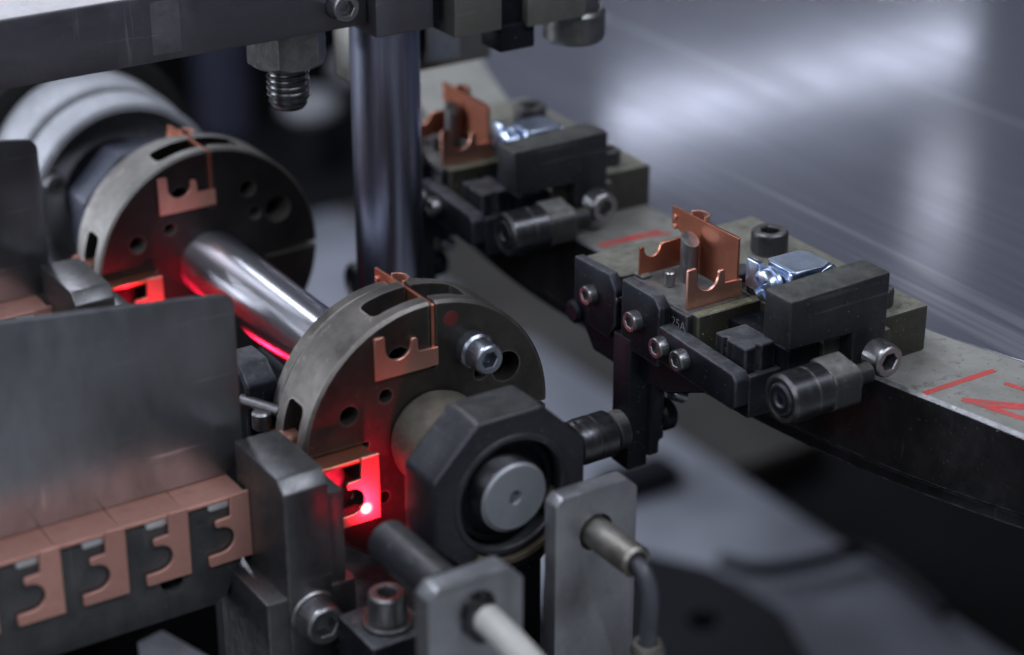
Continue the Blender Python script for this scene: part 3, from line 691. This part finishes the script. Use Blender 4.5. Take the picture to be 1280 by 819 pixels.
# ================================================================ COLUMN AND FRAME BAR
single('guide_column', MB().cyl((-54.6, 121, -430), (-54.6, 121, 120), 9.9, 0.5, 80), 'column', 'vertical polished round steel column in front of the rear fixture', 'column', (-54.6, 121, -430))
t = Thing('frame_bar', 'dark horizontal steel bar across the top left', 'frame bar', (-150, 121, 73.5))
t.part('bar', MB().box(-320, -66.4, 109, 133, 74.0, 91.6, 0.5), 'bar')
t.part('top_sheen_strip', MB().box(-319, -67, 109.4, 132.6, 91.55, 91.9, 0.1), 'bar_top')  # thin strip added to carry the painted top reflection
t.inst('cap_screw', screw_mesh(4.0, 4.5), (-74.8, 109.0, 80.8), (0, -1, 0))
t.part('wear_patch', MB().box(-129, -121, 108.97, 109.1, 76, 90, 0.02), 'bar_patch')
t = Thing('hex_nut', 'hexagon nut on threaded stud hanging under the frame bar', 'nut', (-85.1, 121, 62))
def hexnut_mb():
    nb = MB(); AF = 9.8
    nb.prism(ngon(-85.1, 121, AF, 6, -8), 'z', 63.4, 73.9, 0.0)
    return nb
nbm = hexnut_mb()
# chamfer the nut's lower corners by intersecting with a cone
me = bpy.data.meshes.new('nut'); nbm.bm.to_mesh(me); nbm.bm.free()
o_ = bpy.data.objects.new('w', me); COL.objects.link(o_)
cm = MB().lathe((-85.1, 121, 60), (0, 0, 1), [(0, 0), (0, 5.5), (3.4, 9.6), (5.0, 11.6), (16, 11.6), (16, 0)], 60)
mc = bpy.data.meshes.new('c'); cm.bm.to_mesh(mc); cm.bm.free(); oc = bpy.data.objects.new('c', mc); COL.objects.link(oc)
md = o_.modifiers.new('b', 'BOOLEAN'); md.operation = 'INTERSECT'; md.solver = 'EXACT'; md.object = oc
dg = bpy.context.evaluated_depsgraph_get(); dg.update()
res = bpy.data.meshes.new_from_object(o_.evaluated_get(dg))
bpy.data.objects.remove(o_); bpy.data.objects.remove(oc)
nb = MB(); nb.bm.from_mesh(res)
t.part('nut_body', nb, 'hexnut', sharp=22)
# real helical thread
hb = bmesh.new(); seg = 40; pitch = 1.75; z0_, z1_ = 51.2, 64.5; turns = (z1_ - z0_) / pitch; cols = []
nstep = int(turns * seg)
prof = [(0.0, 5.15), (0.30, 5.25), (0.44, 5.92), (0.56, 5.92), (0.70, 5.25)]
rows = []
for i in range(nstep + 1):
    th = 2 * math.pi * i / seg; base = z0_ + pitch * i / seg
    k_ = min(1.0, i / (seg * 1.2))
    row = []
    for (u, r) in prof:
        rr = 4.9 + (r - 4.9) * (0.45 + 0.55 * k_)
        row.append(hb.verts.new((-85.1 + rr * math.cos(th), 121 + rr * math.sin(th), base + pitch * u)))
    rows.append(row)
for i in range(nstep):
    A, B = rows[i], rows[i + 1]
    for j in range(len(prof) - 1): hb.faces.new((A[j], B[j], B[j + 1], A[j + 1]))
    if i + seg < len(rows) and i + 1 + seg < len(rows):
        hb.faces.new((A[-1], B[-1], rows[i + 1 + seg][0], rows[i + seg][0]))
bmesh.ops.recalc_face_normals(hb, faces=hb.faces)
tm = MB(); tm.bm.free(); tm.bm = hb
st = Thing('threaded_stud', 'oily black threaded stud end below the hexagon nut', 'stud', (-85.1, 121, 50.6))
st.part('thread', tm, 'thread', sharp=60)
st.part('core', MB().lathe((-85.1, 121, 50.6), (0, 0, 1), [(0, 0), (0, 4.2), (1.0, 5.0), (14, 5.2), (22, 5.2), (22, 0)], 40), 'screw_dark')

t = Thing('column_clamp', 'dark clamp block gripping the top of the polished column', 'clamp block', (-56, 118, 72))
t.part('clamp_body', MB().box(-66.2, -48.0, 104.5, 136, 71.0, 118, 0.8), 'bar')
t.part('clamp_jaw', MB().box(-47.6, -43.4, 107, 134, 71.5, 118, 0.6), 'black')
t = Thing('frame_extension', 'olive grey steel bar piece to the right of the column top', 'frame bar', (-28, 110, 66))
t.part('bar_piece', MB().box(-43.2, -27.8, 101.5, 120, 68.0, 88, 0.6), 'frame_block')
t.part('dark_slot_block', MB().box(-27.8, -19.0, 104.5, 118, 66, 88, 0.5), 'black_plain')
t.part('foot', MB().box(-27.2, -15.5, 103.5, 114, 60.5, 68.5, 0.7), 'black_plain')
t.part('right_piece', MB().box(-19.0, 1.0, 102, 118, 67.0, 80, 0.6), 'frame_block')
t = Thing('hanging_block', 'blurred grey block hanging below olive bar beside the column', 'block', (-20, 150, 45))
t.part('block', MB().box(-24, -12, 150, 160, 44, 75, 0.8), 'grey_plate')
t.part('dark_block', MB().box(-38, -26, 150, 160, 46, 75, 0.8), 'black_plain')
t.part('crossbar', MB().box(-44, 6, 161, 172, 38, 60, 0.8), 'frame_block')
single('knurled_cap', MB().lathe((3.6, 112, 57.5), (0, 0, 1), [(0, 0), (0, 8.2), (1.0, 9.1), (8.5, 9.1), (9.5, 8.4), (9.6, 7.2), (30, 7.2), (30, 0)], 60), 'hexnut',
       'round grey steel cap under the frame at top centre', 'cap', (3.6, 112, 57.5))

# ================================================================ FIXTURE (near), copied for the rear one
def make_fixture():
    t = Thing('clamping_fixture', 'sharp black clamping fixture nearest the camera on the table rim', 'fixture', (0, 0, 0), 'black clamping fixtures on the table')
    P = t.part
    # base slab + cap screws
    P('base_slab', MB().box(-4, 31.5, -13.2, 60.5, 0.05, 13.2, 0.5), 'slab')
    t.inst('cap_screw', screw_mesh(5.2, 6.6, 'screw_dark'), (19.0, 37.4, 13.15), (0, 0, 1))
    t.inst('cap_screw', screw_mesh(4.3, 5.0, 'screw_dark'), (20.5, -5.4, 13.15), (0, 0, 1))
    t.inst('cap_screw', screw_mesh(4.5, 4.0, 'screw_dark'), (0.6, 17.2, 13.15), (0, 0, 1))
    # nest plate at the back-left
    P('nest_plate', MB().prism([(-27.5, 60.5), (-27.5, 45.5), (-25.8, 44.2), (-22, 44.2), (-22, 40.5), (-18.5, 40.5), (-18.5, 46.5), (-4.05, 46.5), (-4.05, 60.5)], 'z', 0.5, 14.2, 0.5), 'slab')
    P('side_block', MB().prism([(60.5, 15.0), (60.5, 2.0), (57, -3.0), (44, -3.5), (40.8, 1.5), (40.8, 11), (44.0, 15.6)], 'x', -30.6, -27.6, 0.5, 2), 'black')
    # nest floor and pins
    P('nest_floor', MB().box(-24.6, -4.2, 15.8, 46.3, 1.0, 13.0, 0.35), 'nest')
    P('nest_cheek', MB().box(-26.4, -24.7, 14.8, 43.5, -3.0, 13.2, 0.3), 'black')
    P('platform', MB().prism([(-24.4, 12.6), (-1.5, 12.6), (10, 8), (10, 15.7), (-24.4, 15.7)], 'z', -2, 13.6, 0.3), 'brass_dust')
    pst = MB().lathe((-11.8, 33.5, 13.0), (0, 0, 1), [(0, 0), (0, 2.45), (13.8, 2.45), (14.2, 2.2), (14.2, 0)], 32)
    P('locating_post', pst, 'screw', [MB().box(-20, 0, 28.0, 41, 25.2, 34, 0, rot=Matrix.Rotation(R(30), 3, 'X'), piv=(-11.8, 33.5, 25.2))])
    P('locating_pin', MB().cyl((-18.0, 33.7, 12.9), (-18.0, 33.7, 17.2), 1.45, 0.35, 24), 'screw')
    P('nest_step', MB().box(-4.6, 4, 24, 30, 12.9, 16.0, 0.4), 'black')
    # guide rail side
    P('guide_block', MB().prism([(38.4, 16.2), (38.4, -3), (21.5, -3), (21.5, 13.5), (24.2, 16.2)], 'x', -30.4, -26.6, 0.45, 2), 'black')
    P('guide_rail', MB().prism([(30, 9.2), (30, -1), (-9.5, -2.3), (-10.8, -1.2), (-10.8, 5.8), (-9.0, 7.6)], 'x', -30.2, -25.4, 0.55, 2), 'black')
    for (y, z, r) in ((51.7, 6.8, 2.75), (31.2, 6.9, 2.9), (19.6, 3.9, 2.9), (10.6, 3.9, 2.9)):
        t.inst('cap_screw', screw_mesh(r, 3.0, 'screw'), (-30.1, y, z), (-1, 0, 0))
    t.inst('cap_screw', screw_mesh(1.9, 2.4, 'screw_dark'), (-28, 42.2, 8.5), (-1, 0, 0))
    P('lower_plate', MB().prism([(62, 8), (62, -6), (56, -13), (40, -13), (22, -12), (6, -5), (6, 0), (22, 8)], 'x', -26.9, -20.5, 0.5), 'black_plain')
    # little notched block
    nbk = MB().prism([(-7.6, 5.8), (-7.6, 12.4), (-3.5, 12.4), (-3.3, 11.4), (-2.3, 11.4), (-2.1, 12.4), (5.6, 12.6), (5.6, 5.8)], 'y', 0, 1)
    nbk = MB().prism([(-25, -7.8), (-21.4, -7.8), (-21.2, -6.9), (-20.2, -6.9), (-20.0, -7.8), (-15.2, -7.8), (-15.2, 4.6), (-25, 4.6), (-25, 1.5), (-24.0, 1.3), (-24.0, 0.2), (-25, 0.0)], 'z', 4.0, 12.6, 0.3)
    P('notched_block', nbk, 'black')
    P('notched_foot', MB().box(-24.6, -10.5, -9.4, 6, -6.5, 5.4, 0.5), 'black')
    P('inner_wall', MB().box(-14.5, -4.2, -12, 12.4, -8, 11.0, 0.4), 'black_plain')
    # clamp lever
    P('clamp_lever', MB().prism([(-19.8, 15.0), (1.4, 14.4), (1.4, 3), (12.6, 3), (12.6, 28.9), (-19.8, 28.2)], 'y', -18, -7.6, 0.7, 2), 'lever')
    P('lever_seat', MB().box(12.4, 15.2, -17, -8, 0.1, 12, 0.4), 'slab')
    t.inst('cap_screw', screw_mesh(4.5, 6.2, 'screw'), (6.4, -20.6, 8.6), (0, -1, 0))
    # cam roller
    y, z = -25.0, 6.6
    rl = P('cam_roller', MB().lathe((-27.6, y, z), (1, 0, 0), [(0.9, 0), (0.9, 4.6), (0, 4.9), (0, 5.8), (0.7, 6.5), (7.5, 6.5), (7.6, 6.38), (7.8, 6.38), (7.9, 6.5), (12.4, 6.5), (13.0, 5.9), (13.0, 0)], 64), 'roller')
    P('roller_hub', MB().lathe((-27.9, y, z), (1, 0, 0), [(0.5, 0), (0.5, 1.6), (0, 1.9), (0, 3.9), (0.4, 4.3), (3, 4.3), (3, 0)], 44), 'black', parent=rl)
    P('hex_shoulder', MB().prism([(y - 5.6, z - 4), (y - 5.6, z + 2.6), (y - 3.6, z + 5.0), (y + 4.0, z + 6.2), (y + 5.6, z + 4.5), (y + 5.6, z - 4), (y + 4, z - 5.6), (y - 4, z - 5.6)], 'x', -14.5, -5.8, 0.4), 'shoulder')
    P('roller_pin', MB().lathe((-5.8, y, z), (1, 0, 0), [(0, 0), (0, 3.6), (2, 3.6), (2.2, 2.7), (6.6, 2.7), (6.6, 0)], 32), 'lever')
    # arm below with second roller
    P('drop_arm', MB().box(-30.6, -24.0, 33.4, 41.4, -39.5, 0, 0.5), 'black_plain')
    P('arm_cover', MB().prism([(-23.9, -6), (-23.9, -37), (-20, -37), (-20, -33), (-18.5, -33), (-18.5, -6)], 'y', 33, 40.8, 0.6), 'black_plain')
    P('arm_set_screw', MB().cyl((-19, 30, -17), (-14.5, 30, -19.5), 2.1, 0.5, 20), 'zinc_bolt')
    P('arm_nut', MB().cyl((-19, 36, -27), (-14.6, 36, -27), 4.6, 0.8, 30), 'black_plain')
    ar = P('arm_roller', MB().lathe((-47.0, 37, -28.2), (1, 0, 0), [(0.9, 0), (0.9, 4.6), (0, 4.9), (0, 5.7), (0.6, 6.3), (2.0, 6.3), (2.4, 6.5), (6.0, 6.5), (6.1, 6.3), (6.5, 6.3), (6.6, 6.5), (11.6, 6.5), (12.2, 6.0), (12.2, 0)], 64), 'roller')
    P('arm_washer', MB().lathe((-34.8, 37, -28.2), (1, 0, 0), [(0, 0), (0, 4.4), (1.2, 5.6), (4.2, 5.6), (4.2, 0)], 40), 'shoulder')
    P('rear_lug', MB().cyl((-32.5, 59, -1), (-27, 59, -1), 3.4, 0.8, 30), 'black_plain')
    # engraved size mark
    fc = bpy.data.curves.new('size_mark', 'FONT'); fc.body = '25A'; fc.size = 3.7 * MM; fc.extrude = 0.03 * MM; fc.align_x = 'CENTER'
    fo = bpy.data.objects.new('size_mark_w', fc); COL.objects.link(fo)
    dg = bpy.context.evaluated_depsgraph_get(); dg.update()
    mm_ = bpy.data.meshes.new_from_object(fo.evaluated_get(dg)); bpy.data.objects.remove(fo)
    mm_.materials.clear(); mm_.materials.append(M['print'])
    x = bpy.data.objects.new('size_mark', mm_); COL.objects.link(x); x.parent = t.o
    x.matrix_local = Matrix.Translation(Vector((-26.43, 18.3, 8.6)) * MM) @ Matrix(((0, 0, -1), (-1, 0, 0), (0, 1, 0))).to_4x4()
    return t
fx = make_fixture()
OFF = (0.5, 124.5, 0)
fx2 = copy_tree(fx.o, OFF, 'out of focus black clamping fixture behind the polished column')
fx2.rotation_euler = (0, 0, R(-2.0))
for ch in kids(fx2):
    if ch.name.startswith('cap_screw'):
        ch.matrix_local = ch.matrix_local @ Matrix.Rotation(random.uniform(0, 1), 4, 'Z')
contact(-8.0, 17.2, 13.7, 'shiny copper contact standing in the nearest clamping fixture')
contact(-8.0 + 0.9, 17.2 + 124.3, 13.7, 'copper contact standing in the fixture behind the column').rotation_euler = (0, 0, R(-2.0))

# zinc screw terminal
def make_terminal():
    t = Thing('screw_terminal', 'shiny zinc plated screw terminal between copper contact and near clamp', 'screw terminal', (0, 3, 20), 'zinc screw terminals in the fixtures')
    P = t.part
    zc = 22.2; yc = 3.6
    # bent sheet yoke: rounded rectangular loop around the screw, open along X
    def rr(y0, y1, z0, z1, r, n=6):
        o = []
        for (cy, cz, a0) in ((y1 - r, z1 - r, 0), (y0 + r, z1 - r, 90), (y0 + r, z0 + r, 180), (y1 - r, z0 + r, 270)):
            o += [(cy + r * math.cos(R(a0 + 90 * k / n)), cz + r * math.sin(R(a0 + 90 * k / n))) for k in range(n + 1)]
        return o
    b = bmesh.new()
    xs = (-7.5, 3.5)
    O = rr(-3.2, 9.2, 18.4, 25.6, 2.0); I = rr(-2.0, 8.0, 19.6, 24.4, 1.0)
    vo = [[b.verts.new((x, *p)) for p in O] for x in xs]; vi = [[b.verts.new((x, *p)) for p in I] for x in xs]
    n = len(O)
    for k in range(n):
        k2 = (k + 1) % n
        b.faces.new((vo[0][k], vo[0][k2], vo[1][k2], vo[1][k])); b.faces.new((vi[0][k], vi[1][k], vi[1][k2], vi[0][k2]))
        b.faces.new((vo[0][k], vi[0][k], vi[0][k2], vo[0][k2])); b.faces.new((vo[1][k], vo[1][k2], vi[1][k2], vi[1][k]))
    bmesh.ops.recalc_face_normals(b, faces=b.faces)
    mb = MB(); mb.bm.free(); mb.bm = b
    P('yoke', mb, 'zinc')
    P('top_flap', MB().prism([(-6.0, -3.2), (3, -3.6), (6.0, -2.5), (6.0, 5.8), (4, 8.2), (-6.0, 8.2)], 'z', 26.7, 27.5, 0.2), 'zinc')
    P('flap_fold', MB().box(-6.0, -4.4, -3.0, 8.0, 25.4, 26.9, 0.3), 'zinc')
    P('frame_side', MB().box(-9.6, -7.7, 7.4, 12.6, 19, 27.0, 0.4), 'zinc')
    P('pressure_strip', MB().box(-7.8, 8.4, -1.2, 6.8, 20.2, 21.6, 0.4), 'zinc')
    hd = MB().lathe((-8.2, yc, zc), (-1, 0, 0), [(-3, 0), (-3, 2.6), (-0.2, 2.6), (0, 4.1), (0.4, 4.35), (2.2, 4.35), (3.0, 3.9), (3.3, 3.2), (3.35, 0)], 48)
    cs = []
    for a in (45, 135):
        cs.append(MB().box(-12.5, -10.3, yc - 3.0, yc + 3.0, zc - 0.55, zc + 0.55, 0, rot=Matrix.Rotation(R(a), 3, 'X'), piv=(-11, yc, zc)))
    sc = P('terminal_screw', hd, 'zinc', cs)
    P('screw_collar', MB().lathe((-8.2, yc, zc), (1, 0, 0), [(-0.9, 0), (-0.9, 4.9), (-0.3, 5.1), (0.2, 4.9), (0.2, 0)], 40), 'zinc', parent=sc)
    P('screw_thread', MB().lathe((-8, yc, zc), (1, 0, 0), [(0, 0), (0, 2.6)] + [(0.3 + 0.45 * k, 2.6 if k % 2 else 2.25) for k in range(28)] + [(13.2, 0)], 28), 'zinc', parent=sc)
    P('side_lug', MB().box(-7.4, -3.0, -3.6, -1.4, 20.5, 27.2, 0.5), 'zinc')
    P('wire_stop', MB().tube([(3.5, -1.5, 24.6), (7.2, -1.4, 25.6), (8.4, -1.3, 24.0), (8.2, -1.3, 20.5)], 0.7, 12), 'zinc')
    return t
tt = make_terminal()
tt2 = copy_tree(tt.o, (0.7, 124.5, 0), 'blurred zinc screw terminal in the fixture behind the column')

# frame for spare parts: dark socket head beside the terminal

# ================================================================ loose metal flakes
rnd = random.Random(11)
b = bmesh.new()
def flakes(n, x0, x1, y0_, y1_, z, smin=0.08, smax=0.4):
    for _ in range(n):
        x, y = rnd.uniform(x0, x1), rnd.uniform(y0_, y1_); a = rnd.uniform(0, 6.28); r = rnd.uniform(smin, smax) * rnd.random()
        r = max(r, smin); t_ = rnd.uniform(-0.4, 0.4)
        vs = [b.verts.new((x + r * math.cos(a + q) * k, y + r * math.sin(a + q) * k, z + 0.03 + max(0, t_ * r * math.sin(q)) )) for q, k in ((0, 1), (1.7, 0.5), (3.0, 1.1), (4.6, 0.6))]
        tp = [b.verts.new(v.co + Vector((0, 0, 0.10))) for v in vs]
        b.faces.new(tp); b.faces.new(vs[::-1])
        for k in range(4): b.faces.new((vs[k], vs[(k + 1) % 4], tp[(k + 1) % 4], tp[k]))
for dy in (0, 124.5):
    flakes(70, 0, 31, -12, 60, 13.2 + dy * 0)
    flakes(60, -24, -5, 16, 46, 13.0); flakes(40, -24, -2, 12.8, 15.6, 13.6)
    for v in b.verts: pass
flakes(90, 15, 45, -60, -14, 0.0); flakes(40, 33, 45, -14, 60, 0.0)
flakes(90, -126, -88, 6.5, 28, -47.0, 0.2, 0.9); flakes(30, -136, -121, -13, 3, -33.0, 0.15, 0.6)
flakes(30, -145, -135, 15, 35, 2.0, 0.1, 0.3)
fm = MB(); fm.bm.free(); fm.bm = b
single('metal_swarf', fm, 'swarf', 'fine pale metal flakes scattered over the fixture and table rim', 'swarf', (20, -30, 0), None, 'stuff')
